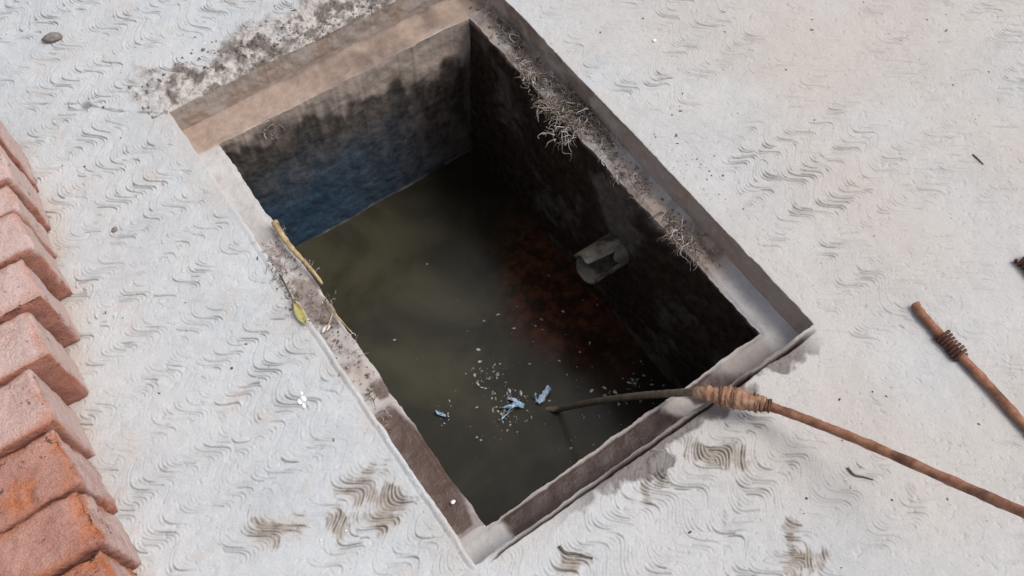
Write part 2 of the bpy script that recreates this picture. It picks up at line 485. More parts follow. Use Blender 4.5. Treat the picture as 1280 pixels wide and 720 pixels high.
# soil trodden in along the far edge
q = sst(.105, .02, np.abs(Y - L - .005) + (fbm(X * 24, Y * 24, 121, 4) - .5) * .16) * sst(-.045, .02, X + rag * .06) * (Y > L - .001)
soil = q * sst(.36, .66, fbm(X * 60, Y * 60, 125, 4, .65))
soil_mask = q
dust_tint = np.maximum(dust_tint, q * .75)
groove = np.maximum(groove, soil * .75)
wet = np.maximum(wet, soil * .35); dirt = np.maximum(dirt, soil * .5)
Z += q * (fbm(X * 75, Y * 75, 127, 4, .6) - .38) * .016
# ochre tint over the upper right part, warmer patches towards the right
q = sst(.30, .75, fbm(X * 3.2, Y * 3.2, 131, 4)) * sst(.75, .15, np.hypot((X - P(985, 10)[0]) / 1.0, (Y - P(985, 10)[1]) / .8))
dust_tint = np.maximum(dust_tint, .75 * q)
dust_tint = np.maximum(dust_tint, .34 * sst(.45, .75, fbm(X * 5, Y * 5, 133, 5, .6)) * (.25 + .75 * sst(-.1, .5, X)))
dust_tint = np.maximum(dust_tint, .52 * sst(.05, .65, X - .3 * Y + .5 * (fbm(X * 3, Y * 3, 139, 3) - .5)) * (.5 + vn(X * 8, Y * 8, 141)))
dust_tint = np.maximum(dust_tint, .45 * sst(.07, .0, dist) * sst(.35, .65, fbm(X * 20, Y * 20, 135, 4)))
dust_tint = np.maximum(dust_tint, .40 * sst(.58, .75, fbm(X * 26, Y * 26, 137, 5, .65)))
# dust washed out of the bricks
bx = -.235 - .28 * np.clip(.72 - Y, 0, .42)
q = sst(.060, .0, np.abs(X - bx) + rag * .05) * (X < 0) * (Y < .9)
dust_tint = np.maximum(dust_tint, .85 * q)

jx, jy = edge_jit(X, Y)
near = sst(.03, .0, dist)
zl = Z.copy()
zl[inside] = np.minimum(Z[inside], 0) - .0005
masks = np.stack([dirt, dust_tint, wet, np.clip(groove, 0, 1)], -1)
ground = mesh('ground', np.stack([X + jx * near, Y + jy * near, zl], -1), remap[F], M_CON, masks=masks)
ground['kind'] = 'structure'
Zg = np.zeros(nx * ny); Zg[uid] = zl; Zg = Zg.reshape(nx, ny)
iL, jL, iW, j0_ = (int(np.argmin(abs(ys - L))), 0, int(np.argmin(abs(xs - W))), int(np.argmin(abs(ys))))
i0_ = int(np.argmin(abs(xs)))
EDGE = {'far': [(xs[i], L, Zg[i, iL]) for i in range(i0_, iW + 1)],
        'near': [(xs[i], 0, Zg[i, j0_]) for i in range(i0_, iW + 1)],
        'left': [(0, ys[j], Zg[i0_, j]) for j in range(j0_, iL + 1)],
        'right': [(W, ys[j], Zg[iW, j]) for j in range(j0_, iL + 1)]}
def ground_z(p):
    i = int(np.argmin(abs(xs - p[0]))); j = int(np.argmin(abs(ys - p[1])))
    return float(Zg[i, j])
def PG(u, v, lift=0.0):
    p = P(u, v); p[2] = ground_z(p) + lift; return p

# ------------------------------------------------------------------ tank
tank = tag(empty('septic_tank', (0, 0, 0)),
           'open rectangular tank with a stepped plaster rim sunk in the pale concrete', 'tank')

def rim_masks(x, y, face=None):
    """mud, slime, wet, blue on the rim, by place"""
    mud = np.zeros_like(x); sl = np.zeros_like(x); wt = np.zeros_like(x); bl = np.zeros_like(x)
    r = fbm(x * 40, y * 40, 201, 4) - .5
    r2 = fbm(x * 14, y * 14, 203, 4) - .5
    # far side and far corners are coated with brown earth
    q = sst(Y1 - .006, Y1 + .003, y + r * .01) * sst(-.01, .004, x)
    mud = np.maximum(mud, q); wt = np.maximum(wt, q * (.22 + .5 * sst(-.1, .2, r2)))
    # right side: greyish soil except the clean end near the corner
    q = sst(X1 - .01, X1 + .002, x) * sst(.115, .16, y + r * .05)
    mud = np.maximum(mud, q * (.35 + .55 * sst(-.1, .15, r2)))
    wt = np.maximum(wt, q * .35 * sst(.0, .2, r + .05))
    # left side: soil and litter in the middle, wet sediment in the near half
    q = sst(.03, .05, y) * sst(.62, .52, y + r * .06) * (x < X0 + .003)
    mud = np.maximum(mud, q * (.10 + .30 * sst(-.05, .15, r)))
    wt = np.maximum(wt, q * .55 * sst(.02, .16, r2 + .6 * r))
    a = sst(.048, .056, y + r * .012) * sst(.255, .235, y + r2 * .05) * (x < X0 + .01)
    a = a * sst(.047, .036, x + .010 * np.sin(y * 26 + .8) + r * .008)
    wt = np.maximum(wt, a)
    b_ = sst(.262, .268, y + r * .01) * sst(.30, .285, y + r * .01) * sst(.020, .026, x + r * .01) * (x < X0 + .01)
    wt = np.maximum(wt, b_ * .9)
    # near side: wet brown film with bare patches
    q = (y < Y0 + .004) * sst(.052, .066, x + r * .03) * sst(.52, .49, x + r * .04)
    bare_or_shade = sst(.022, .012, np.abs(x - .362 + y * .6) + r * .03)
    bare_or_shade = np.maximum(bare_or_shade, .85 * sst(.014, .006, np.abs(x - .31) + r * .04) * sst(.02, .0, y))
    bare_or_shade = np.maximum(bare_or_shade, sst(.43, .47, x + y * .8 + r * .05) * .75)
    wt = np.maximum(wt, q * (1 - bare_or_shade))
    crm = sst(Y0 - .0055, Y0 - .002, y + r * .006) * (y < Y0 + .004)
    wt = wt * (1 - .85 * crm)
    sl = np.maximum(sl, .55 * q * (1 - bare_or_shade) * (1 - crm))
    mud = np.maximum(mud, q * .35)
    return np.stack([mud, sl, wt, bl], -1)

# rim: ledge ring + upright rebate faces
def ring_axis(a, b, c_, d_, st):
    out = []
    for p_, q_ in ((a, b), (b, c_), (c_, d_)):
        n = max(2, int((q_ - p_) / st)); out += list(p_ + (q_ - p_) * np.arange(n) / n)
    return np.array(out + [d_])
lx = ring_axis(0, X0, X1, W, .0018); ly = ring_axis(0, Y0, Y1, L, .0018)
LX, LY = np.meshgrid(lx, ly, indexing='ij')
inn = (LX > X0 - 1e-6) & (LX < X1 + 1e-6) & (LY > Y0 - 1e-6) & (LY < Y1 + 1e-6)
dl = np.minimum(np.minimum(np.abs(LX - X0) + 1 * ((LY < Y0) | (LY > Y1)), np.abs(LX - X1) + 1 * ((LY < Y0) | (LY > Y1))),
                np.minimum(np.abs(LY - Y0) + 1 * ((LX < X0) | (LX > X1)), np.abs(LY - Y1) + 1 * ((LX < X0) | (LX > X1))))
jlx = (fbm(LX * 40, LY * 40, 231, 4, .6) - .5) * .008 * sst(.014, 0, dl)
jly = (fbm(LX * 40 + 9, LY * 40, 233, 4, .6) - .5) * .008 * sst(.014, 0, dl)
lz = -DEP + (fbm(LX * 30, LY * 30, 235, 4) - .5) * .006 - .004 * sst(.008, 0, dl)
rm = rim_masks(LX, LY)
lz = lz - .002 * rm[..., 2]
# fillet of mortar where the ledge meets the upright face
do = np.minimum(np.minimum(LX, W - LX), np.minimum(LY, L - LY))
lz = lz + .007 * np.exp(-do / .004)
RV = np.stack([LX + jlx, LY + jly, lz], -1)
k = np.arange(len(lx) * len(ly)).reshape(len(lx), len(ly))
RF = np.stack([k[:-1, :-1], k[1:, :-1], k[1:, 1:], k[:-1, 1:]], -1)
lxc = .5 * (lx[1:] + lx[:-1]); lyc = .5 * (ly[1:] + ly[:-1])
h2 = ((lxc > X0) & (lxc < X1))[:, None] & ((lyc > Y0) & (lyc < Y1))[None, :]
RF = RF[~h2]
us = np.zeros(k.size, bool); us[RF.ravel()] = True; rmap = np.cumsum(us) - 1
mesh('ledge', RV.reshape(-1, 3)[us], rmap[RF], M_RIM, tank, masks=rm.reshape(-1, 4)[us])

def upright(side):
    pts = np.array(EDGE[side]); n = len(pts); nv = 26
    jx_, jy_ = edge_jit(pts[:, 0], pts[:, 1])
    tt = np.linspace(0, 1, nv)
    PXs = np.repeat(pts[:, 0][:, None], nv, 1); PYs = np.repeat(pts[:, 1][:, None], nv, 1)
    top = np.stack([pts[:, 0] + jx_, pts[:, 1] + jy_, pts[:, 2]], -1)
    V_ = np.zeros((n, nv, 3))
    for j, q_ in enumerate(tt):
        V_[:, j, 0] = pts[:, 0] + jx_ * (1 - q_) ; V_[:, j, 1] = pts[:, 1] + jy_ * (1 - q_)
        V_[:, j, 2] = pts[:, 2] * (1 - q_) + (-DEP + .001) * q_
    along = PXs if side in ('far', 'near') else PYs
    hh = np.repeat(tt[None, :] * DEP, n, 0)
    nn = (fbm(along * 35, hh * 35 + 7, 241, 4) - .5) * .007 * np.sin(np.pi * tt)[None, :] ** .5
    ax = 1 if side in ('far', 'near') else 0
    V_[..., ax] += nn
    mk = np.zeros((n, nv, 4))
    r_ = fbm(along * 30, hh * 30, 243, 4)
    if side == 'far': mk[..., 0] = .65 + .35 * sst(.4, .6, r_); mk[..., 2] = .12 * sst(.45, .6, r_)
    elif side == 'right':
        mk[..., 0] = .75 + .25 * sst(.35, .65, r_)
        mk[..., 1] = .45 * sst(.36, .50, along) * sst(.35, .6, r_)
    elif side == 'near': mk[..., 0] = .6; mk[..., 2] = .6
    else: mk[..., 0] = .35 * r_
    return mesh('rebate_face', V_.reshape(-1, 3), grid_faces(n, nv), M_RIM, tank, masks=mk.reshape(-1, 4))
for s in ('far', 'near', 'left', 'right'): upright(s)

# walls below the ledge
def wall(side):
    zb = -1.1
    st = .004
    if side in ('far', 'near'):
        a = np.array([q_ for q_ in lx if X0 - 1e-6 <= q_ <= X1 + 1e-6]); fixed = Y1 if side == 'far' else Y0
    else:
        a = np.array([q_ for q_ in ly if Y0 - 1e-6 <= q_ <= Y1 + 1e-6]); fixed = X0 if side == 'left' else X1
    zz = np.concatenate([np.arange(-DEP - .004, WZ - .05, -st), [zb]])
    A, ZZ = np.meshgrid(a, zz, indexing='ij')
    out = np.full_like(A, fixed)
    bx_, by_ = (A, out) if side in ('far', 'near') else (out, A)
    e = sst(.02, 0, -DEP - ZZ)
    top_i = 0
    j1 = (fbm(bx_ * 40, by_ * 40, 231, 4, .6) - .5) * .008
    j2 = (fbm(bx_ * 40 + 9, by_ * 40, 233, 4, .6) - .5) * .008
    rough = (fbm(A * 22, ZZ * 22, 251, 4) - .5) * .010 * (1 - e)
    VX, VY = bx_.copy(), by_.copy()
    fadeout = sst(.20, .0, -DEP - ZZ)
    if side in ('far', 'near'): VY += j2 * fadeout + rough; VX += j1 * fadeout
    else: VX += j1 * fadeout + rough; VY += j2 * fadeout
    z2 = ZZ.copy()
    z2[:, 0] = -DEP + (fbm(bx_[:, 0] * 30, by_[:, 0] * 30, 235, 4) - .5) * .006 - .004 - .002 * rim_masks(bx_[:, 0], by_[:, 0])[..., 2]
    mk = np.zeros(A.shape + (4,))
    n_ = fbm(A * 26, ZZ * 26, 261, 4) - .5; nb_ = fbm(A * 7, ZZ * 7, 263, 3) - .5
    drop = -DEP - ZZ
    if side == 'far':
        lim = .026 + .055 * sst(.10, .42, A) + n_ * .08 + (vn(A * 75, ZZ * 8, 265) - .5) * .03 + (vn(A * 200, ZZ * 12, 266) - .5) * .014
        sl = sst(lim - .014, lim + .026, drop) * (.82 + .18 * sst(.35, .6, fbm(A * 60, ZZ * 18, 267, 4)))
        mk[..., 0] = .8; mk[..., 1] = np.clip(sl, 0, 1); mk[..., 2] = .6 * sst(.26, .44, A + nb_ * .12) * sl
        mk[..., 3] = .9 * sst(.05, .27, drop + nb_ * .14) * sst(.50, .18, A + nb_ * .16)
        wl = np.exp(-((ZZ - WZ - .003 - n_ * .004) / .003) ** 2) * sst(.0, .12, n_ + .05 + sst(.3, .1, A) * .1)
        wl = np.maximum(wl, .8 * np.exp(-((ZZ - WZ - .002) / .0035) ** 2) * sst(.42, .30, A)); mk[..., 1] *= 1 - .8 * wl; mk[..., 3] *= 1 - .75 * wl; mk[..., 0] *= 1 - wl
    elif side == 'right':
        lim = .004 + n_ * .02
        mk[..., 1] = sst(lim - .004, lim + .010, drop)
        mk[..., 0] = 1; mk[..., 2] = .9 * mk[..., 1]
        pat = sst(.08, .03, np.hypot(A - PX(775, 240, X1)[1], (drop - .07) * .8) + n_ * .14)
        mk[..., 2] *= 1 - .9 * pat; mk[..., 1] *= 1 - .12 * pat
        br_ = sst(.54, .72, fbm(A * 11, ZZ * 14, 269, 5, .62)); mk[..., 2] *= 1 - .75 * br_; mk[..., 1] *= 1 - .06 * br_
    else:
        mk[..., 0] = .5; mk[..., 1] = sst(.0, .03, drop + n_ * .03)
    v_ = np.stack([VX, VY, z2], -1).reshape(-1, 3)
    return mesh('wall', v_, grid_faces(len(a), len(zz)), M_RIM, tank, masks=mk.reshape(-1, 4))
for s in ('far', 'near', 'left', 'right'): wall(s)
mesh('tank_floor', [(X0, Y0, -1.1), (X1, Y0, -1.1), (X1, Y1, -1.1), (X0, Y1, -1.1)], [(0, 1, 2, 3)], M_RIM, tank,
     masks=np.array([[0, 1, 0, 0]] * 4))

# short pipe stub in the right wall
pc = PX(772, 311, X1)
def pipe_stub():
    v, f = [], []
    ro, ri, ln, seg = .030, .024, .072, 28
    rings = [(0.02, ro), (-ln, ro), (-ln - .001, ro - .002), (-ln, ri), (0.01, ri)]
    lr = np.random.default_rng(3)
    br = [.020 * max(0, vn(np.array(k * .55), np.array(.3), 9) - .35) for k in range(seg)]
    for j, (dx_, r_) in enumerate(rings):
        for k_ in range(seg):
            a = 2 * math.pi * k_ / seg
            deg = 360 * k_ / seg
            e = br[k_] + (.046 if 112 < deg < 172 else 0) if j in (1, 2, 3) else 0
            v.append((X1 + dx_ + e, pc[1] + r_ * math.cos(a), pc[2] + r_ * math.sin(a)))
    for j in range(len(rings) - 1):
        for k_ in range(seg):
            k2 = (k_ + 1) % seg
            f.append((j * seg + k_, j * seg + k2, (j + 1) * seg + k2, (j + 1) * seg + k_))
    return v, f
mb = MB(); mb.add(pipe_stub()); pipe = mb.build('inlet_pipe', M_PIPE, tank)

# water
wv = []
gx = np.linspace(X0 - .01, X1 + .01, 60); gy = np.linspace(Y0 - .01, Y1 + .01, 90)
GX, GY = np.meshgrid(gx, gy, indexing='ij')
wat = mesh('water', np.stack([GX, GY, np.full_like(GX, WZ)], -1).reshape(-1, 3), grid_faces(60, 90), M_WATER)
wat['kind'] = 'structure'

# ------------------------------------------------------------------ bricks
def brick_mesh(lx_, ly_, lz_, seed, chips, flat_noise=1.0):
    """rounded, worn brick; origin at the middle of its base. chips: list of (x,y,z,r) dents in unit coords"""
    st = .0042
    bm = bmesh.new()
    def face(o, u, v, nu, nv):
        g = [[bm.verts.new(o + u * i / nu + v * j / nv) for j in range(nv + 1)] for i in range(nu + 1)]
        for i in range(nu):
            for j in range(nv): bm.faces.new((g[i][j], g[i + 1][j], g[i + 1][j + 1], g[i][j + 1]))
    n = [max(2, int(q_ / st)) for q_ in (lx_, ly_, lz_)]
    a, b, c_ = Vector((lx_, 0, 0)), Vector((0, ly_, 0)), Vector((0, 0, lz_))
    o = Vector((-lx_ / 2, -ly_ / 2, 0))
    face(o, b, a, n[1], n[0]); face(o + c_, a, b, n[0], n[1])
    face(o, a, c_, n[0], n[2]); face(o + b, c_, a, n[2], n[0])
    face(o, c_, b, n[2], n[1]); face(o + a, b, c_, n[1], n[2])
    bmesh.ops.remove_doubles(bm, verts=bm.verts, dist=1e-5)
    p = np.array([v.co[:] for v in bm.verts])
    half = np.array([lx_, ly_, lz_]) / 2; q_ = p - [0, 0, lz_ / 2]
    s = seed * 13
    def n3(sc, k_):
        return (fbm(q_[:, 0] * sc + s, q_[:, 1] * sc + q_[:, 2] * sc * .37, k_, 3) + fbm(q_[:, 2] * sc - s, q_[:, 0] * sc * .6 + q_[:, 1] * sc, k_ + 3, 3)) / 2 - .5
    rad = np.clip(.0030 + n3(28, 5) * .012, .0012, .008)[:, None]
    cl = np.clip(q_, -(half - rad), half - rad); d = q_ - cl; ln = np.linalg.norm(d, axis=1, keepdims=True)
    nrm = d / (ln + 1e-9)
    q2 = np.where(ln > rad, cl + nrm * rad, q_)
    q2 = q2 + nrm * ((n3(45, 11) * .0055 + n3(110, 17) * .0042) * flat_noise)[:, None]
    chip = np.zeros(len(p))
    edge = np.sort(half - np.abs(q_), axis=1)[:, 1]           # distance to nearest edge
    chip = sst(.011, .002, edge + n3(60, 23) * .026) * sst(.0, .12, n3(14, 27) + .05 * flat_noise)
    for (cx_, cy_, cz_, r_) in chips:
        cpt = np.array([cx_, cy_, cz_]) * half
        dd_ = np.linalg.norm(q_ - cpt, axis=1) + n3(90, 29) * r_ * 2.4
        k_ = sst(r_ * 1.1, r_ * .1, dd_)
        q2 -= nrm * (k_ * r_ * .11)[:, None]; chip = np.maximum(chip, k_)
    q2 -= nrm * (chip * (.0012 + .004 * np.clip(n3(95, 37) + .1, 0, 1) * flat_noise))[:, None]
    q2[:, 2] = np.maximum(q2[:, 2] + lz_ / 2, 0)
    for v, co in zip(bm.verts, q2): v.co = co
    me = bpy.data.meshes.new('brick'); bm.to_mesh(me); bm.free()
    me.polygons.foreach_set('use_smooth', np.ones(len(me.polygons), bool))
    at = me.attributes.new('masks', 'FLOAT_COLOR', 'POINT')
    endc = sst(lx_ / 2 - .006, lx_ / 2 - .002, q_[:, 0]) * (1 - chip)
    bare_or_shade = sst(ly_ / 2 - .005, ly_ / 2 - .002, np.abs(q_[:, 1])) * (1 - endc)  # long sides lose the film and are darkened, shade put into the colour
    at.data.foreach_set('color', np.stack([chip, endc, bare_or_shade, chip * 0], -1).astype(np.float32).ravel())
    me.materials.append(M_BRICK)
    return me

BG = 'bricks standing on edge in a row'
# right end x, near side y, width, height, pale film, turn, label
BR = [
 (-.208, .800, .074, .128, .85, -.10, 'pale pink brick end highest on the left edge of the photo'),
 (-.219, .728, .071, .130, .85, -.10, 'pale pink brick end just above the first brick top in view'),
 (-.233, .679, .048, .124, .85, -.08, 'dusty pink brick with the smallest visible top, highest brick top seen in the row'),
 (-.240, .606, .070, .126, .85, -.01, 'smooth dusty pink brick second from the top among the brick tops in view'),
 (-.258, .536, .068, .126, .85, .0, 'smooth pink brick between the dusty second brick top and the jutting brick'),
 (-.279, .458, .075, .126, .78, -.015, 'pink brick jutting past the next one and showing a broad shaded orange side'),
 (-.307, .378, .078, .124, .62, .0, 'dull pink brick set back just below the jutting one'),
 (-.313, .295, .080, .122, .12, .01, 'red brick with a bright orange gouged patch in its top'),
 (-.317, .224, .070, .122, .14, .0, 'red brick with a bright orange chipped corner, second from the bottom of the row'),
 (-.325, .148, .072, .120, .05, .01, 'bright orange brick cut off by the bottom edge of the photo, lowest of the row'),
]
chipset = {4: [(.9, -.95, 1, .022), (.6, -1, 1, .018)], 7: [(.55, -.1, 1, .017), (.45, -.55, 1, .018), (.98, .4, 1, .018), (1, -.6, 1, .02)],
           8: [(1, .2, 1, .024), (.96, -.5, 1, .022), (1, .9, .9, .018)], 9: [(.9, .9, 1, .018)], 5: [(.98, .9, 1, .012)], 6: [(.97, -.8, 1, .014)]}
for i, (xr, yn, w_, h_, pale, turn, lab) in enumerate(BR):
    ln_ = .228 + .004 * math.sin(i * 2.1)
    o = bpy.data.objects.new('brick', brick_mesh(ln_, w_ - .0018, h_, i + 1, chipset.get(i, []), 1.7 if i >= 7 else 1.1))
    o.location = (xr - ln_ / 2, yn + w_ / 2, ground_z((xr - .02, yn + w_ / 2)) - .001)
    o.rotation_euler = (0, 0, turn)
    o.color = (pale, .5, .5, 1)
    link(o); tag(o, lab, 'brick', BG)

# ------------------------------------------------------------------ rods
def coil(center_pts, r, wire, turns):
    """a wire wound round a straight axis between two points"""
    a, b = map(np.asarray, center_pts); ax = b - a; ln = np.linalg.norm(ax); ax = ax / ln
    u = np.cross(ax, [0, 0, 1.0]); u /= np.linalg.norm(u); w_ = np.cross(ax, u)
    n = int(turns * 14)
    pts = []
    for i in range(n + 1):
        t_ = i / n; an = 2 * math.pi * turns * t_
        rr = r * (1 + .10 * math.sin(t_ * 9 + 1) + .03 * random.uniform(-1, 1))
        pts.append(a + ax * ln * t_ + rr * (math.cos(an) * u + math.sin(an) * w_))
    return tube(pts, wire, 6)

# long rod reaching into the tank
o0 = P(915, 497, .024)
rodA = tag(empty('drain_rod', o0), 'long rusty rod with a swollen wrapped joint reaching over the rim into the dark water', 'rod')
pts = catmull([P(957, 506, .034), P(1010, 525, .050), P(1080, 553, .078), P(1180, 597, .125), P(1280, 641, .175), P(1420, 702, .25), P(1650, 802, .36)], 14)
mb = MB(); mb.add(tube(pts, .0059 * (1 + .05 * np.sin(np.arange(len(pts)) * .9)), 12, .035, 2)); mb.build('rod_shaft', M_RUST, rodA, origin=o0)
ca, cb = P(868, 490, .018), P(700, 511, WZ + .012)
pts = [ca + (cb - ca) * t_ + np.array([0, 0, .014]) * math.sin(math.pi * t_) for t_ in np.linspace(-.03, 1, 30)]
pts += [P(684, 512, WZ - .004), P(660, 512, WZ - .03)]
mb = MB(); mb.add(tube(catmull(pts, 2), .0054, 10, .04, 5)); mb.build('cable_end', M_CABLE, rodA, origin=o0)
ja, jb = P(866, 490, .020), P(960, 507, .036)
n = 90; ts = np.linspace(0, 1, n)
prof = .0052 + .0074 * np.clip(np.sin(np.pi * np.clip(ts * 1.02, 0, 1)), 0, 1) ** .55 * (.82 + .25 * ts)
prof += .0005 * np.sin(ts * 2 * math.pi * 11) + .0018 * (vn(ts * 14, ts * 0, 5) - .5)
axis_pts = ja + (jb - ja) * ts[:, None] + np.array([0, 0, .004]) * np.sin(math.pi * ts)[:, None]
tv, tf = tube(axis_pts, prof, 22, .015, 4)
tv = np.array(tv)
# lumpy folds of the wrapping
lump = (fbm(tv[:, 0] * 90 + tv[:, 2] * 60, tv[:, 1] * 90 - tv[:, 2] * 50, 301, 3) - .5)
ctr = np.repeat(axis_pts, 22, 0)[:len(tv)]
tv = tv + (tv - ctr) * (lump * 1.0)[:, None]
mesh('wrapped_joint', tv - o0, tf, M_TAPE, rodA)
mb = MB()
dj = (jb - ja)
wp = []
axn = dj / np.linalg.norm(dj); u0 = np.cross(axn, [0, 0, 1.0]); u0 /= np.linalg.norm(u0); w0 = np.cross(axn, u0)
NT = 17
for i in range(NT * 16):
    q_ = .10 + .86 * i / (NT * 16); q_ = q_ + .016 * math.sin(q_ * 41)
    an = 2 * math.pi * i / 16
    k_ = min(n - 1, int(q_ * n))
    rr = prof[k_] * (1.07 + .10 * math.sin(i * .37) * math.sin(i * .11))
    wp.append(axis_pts[k_] * (1 - (q_ * n - k_)) + axis_pts[min(n - 1, k_ + 1)] * (q_ * n - k_) + rr * (math.cos(an) * u0 + math.sin(an) * w0))
mb.add(tube(wp[60:150], .0009, 6, .1, 9)); mb.add(tube(wp[205:], .0011, 6, .1, 9))
mb.add(coil((ja + dj * .95, ja + dj * 1.04), .0074, .0013, 4))
mb.build('binding_wire', M_BIND, rodA, origin=o0)

# rod lying on the slab
def lying_rod(pix, r, coil_pix, cr, turns, label, rs=12):
    p = [PG(u, v, r) for u, v in pix]
    zc = np.mean([q_[2] for q_ in p])
    for q_ in p: q_[2] = max(q_[2], zc) + .0005
    oo = p[0].copy(); oo[2] -= r
    root = tag(empty('drain_rod', oo), label, 'rod')
    pts = catmull(p, 10)
    mb = MB(); mb.add(tube(pts, r * (1 + .06 * np.sin(np.arange(len(pts)) * .7)), rs, .04, 8)); mb.build('rod_shaft', M_RUST, root, origin=oo)
    a, b = [PG(u, v, r + .001) for u, v in coil_pix]
    a[2] = b[2] = zc + .001
    mb = MB(); mb.add(coil((a, b), cr, .0024, turns)); mb.build('wire_coil', M_DRUST, root, origin=oo)
    return root
lying_rod([(1142, 382), (1147, 391), (1157, 403), (1170, 417), (1186, 434), (1235, 486), (1280, 536), (1360, 626), (1520, 800)], .0058,
          ((1174, 420), (1200, 449)), .0088, 7.5, 'thin rusty rod lying on the slab with a bent tip and a tight wire coil')
lying_rod([(1276, 327), (1284, 336), (1300, 352), (1400, 450), (1560, 600)], .0062,
          ((1275, 324), (1300, 352)), .0105, 6.5, 'dark coiled rod end just entering the right edge of the photo')

# ------------------------------------------------------------------ litter on the rim
LZ = -DEP + .003
# bamboo splint lying along the inner edge of the left ledge
a, b = P(343, 277, LZ + .012), P(401, 357, LZ + .004)
ax = b - a; side = np.cross(ax, [0, 0, 1]); side /= np.linalg.norm(side)
v = []; n = 26
for i in range(n + 1):
    t_ = i / n; c_ = a + ax * t_ + np.array([0, 0, .003 * math.sin(t_ * 3)]) + side * .003 * math.sin(t_ * 5)
    w_ = (.0052 - .0030 * t_) * (1 + .14 * math.sin(i * 1.9)); h_ = .0035
    for (sx, sz) in ((-1, -.2), (-.8, .8), (0, 1.1), (.8, .8), (1, -.2), (0, -.6)): v.append(c_ + side * w_ * sx + np.array([0, 0, h_ * sz]))
f = []
for i in range(n):
    for k_ in range(6): f.append((i * 6 + k_, i * 6 + (k_ + 1) % 6, (i + 1) * 6 + (k_ + 1) % 6, (i + 1) * 6 + k_))
f += [(5, 4, 3, 2, 1, 0), tuple(n * 6 + k_ for k_ in range(6))]
o = mesh('bamboo_splint', np.array(v) - a, f, M_SPLINT); o.location = tuple(a)
tag(o, 'flat yellowish bamboo splint lying along the inner edge of the left ledge', 'splint')

def twig(name, pts, r, mat, label, cat='twig'):
    p = catmull(pts, 8); oo = p[0].copy()
    rr = r * (1 - .45 * np.linspace(0, 1, len(p)))
    mb = MB(); mb.add(tube(p, rr, 7, .10, 3)); o = mb.build(name, mat, origin=oo); o.location = tuple(oo)
    return tag(o, label, cat)
twig('straw_stalk', [P(408, 378, LZ + .004), P(422, 396, LZ + .006), P(441, 417, LZ + .004)], .0017, M_SPLINT, 'thin pale straw poking over the inner edge of the left ledge below the bamboo splint', 'straw')
twig('straw_stalk', [P(407, 414, LZ + .004), P(413, 400, LZ + .007), P(417, 386, LZ + .005)], .0014, M_SPLINT, 'short straw crossing the left ledge beside the long thin one', 'straw')
twig('twig', [PG(350, 343, .002), PG(360, 362, .003), PG(369, 381, .002)], .0012, M_TWIG, 'thin dark twig lying just above the yellow leaf on the edge of the slab')
twig('twig', [PG(699, 683, .0015), PG(707, 691, .002), PG(722, 693, .002), PG(741, 698, .0015)], .0021, M_TWIG, 'curved dark twig on the slab at the bottom of the photo above a mud patch')
twig('straw_stalk', [PG(1059, 585, .0012), PG(1068, 594, .002), PG(1080, 597, .0015), PG(1091, 600, .0012)], .0016, M_TWIG, 'bent brown straw lying on the slab below the long rod', 'straw')
twig('twig', [PG(1216, 193, .001), PG(1222, 199, .001), PG(1229, 206, .001)], .0015, M_TWIG, 'small dark twig on the slab at the upper right above the coiled rod end')

# yellow leaf
c1 = PG(383, 408, .003); c00 = PG(369, 380, .003)
ax = c1 - c00; side = np.cross(ax, [0, 0, 1]); side /= np.linalg.norm(side)
v = []; f = []
for i in range(13):
    t_ = i / 12; hw = .0062 * math.sin(math.pi * (t_ ** 1.15)) + .0003
    for s in (-1, -.5, 0, .5, 1):
        v.append(c00 + ax * t_ + side * hw * s + np.array([0, 0, .002 + .003 * abs(s) + .0015 * math.sin(t_ * 7)]))
for i in range(12):
    for k_ in range(4): f.append((i * 5 + k_, i * 5 + k_ + 1, (i + 1) * 5 + k_ + 1, (i + 1) * 5 + k_))
o = mesh('leaf', np.array(v) - c00, f, M_LEAF); o.location = tuple(c00)
md = o.modifiers.new('thickness', 'SOLIDIFY'); md.thickness = .0006
tag(o, 'small yellow leaf on the left edge of the opening', 'leaf')

def lump_mesh(r, seed, squash=(1, 1, .6), sub=2, amp=.5):
    bm = bmesh.new(); bmesh.ops.create_icosphere(bm, subdivisions=sub, radius=1)
    lr = np.random.default_rng(seed); o1, o2 = lr.uniform(0, 50, 2)
    v = np.array([q_.co[:] for q_ in bm.verts])
    k_ = 1 + amp * (fbm(v[:, 0] * 1.3 + o1 + v[:, 2], v[:, 1] * 1.3 + o2 - v[:, 2], 400 + seed, 3) - .5) * 2
    v = v * k_[:, None] * np.array(squash) * r
    f = [tuple(q_.index for q_ in fc.verts) for fc in bm.faces]; bm.free()
    return v, f

def stone(u, v_, r, mat, name, label, cat, sq=(1, .8, .5), z=None, seed=1, rot=.0):
    p = PG(u, v_) if z is None else P(u, v_, z)
    vv, ff = lump_mesh(r, seed, sq, 3, .45)
    vv[:, 2] -= vv[:, 2].min() * .8
    o = mesh(name, vv, ff, mat); o.location = tuple(p); o.rotation_euler = (0, 0, rot)
    return tag(o, label, cat)
stone(66, 50, .0125, M_STONE, 'pebble', 'oval grey brown pebble alone on the slab at the top left', 'pebble', (1.15, .62, .45), seed=4, rot=-.35)
stone(143, 287, .005, M_STONE, 'pebble', 'tiny dark clod on the slab between the bricks and the opening', 'pebble', seed=6)
stone(566 - 0, 628, .0035, M_PAINT, 'pebble', 'tiny white stone on the inner edge of the left ledge beside the water', 'pebble', z=LZ, seed=8)
stone(818, 51, .0032, M_PAINT, 'pebble', 'tiny white stone shining on the slab at the top right of the opening', 'pebble', seed=9)
stone(408, 411, .0052, M_PAINT, 'pebble', 'chalky white chip on the left ledge beside the straw', 'pebble', (1.5, .6, .5), z=LZ, seed=10, rot=.2)
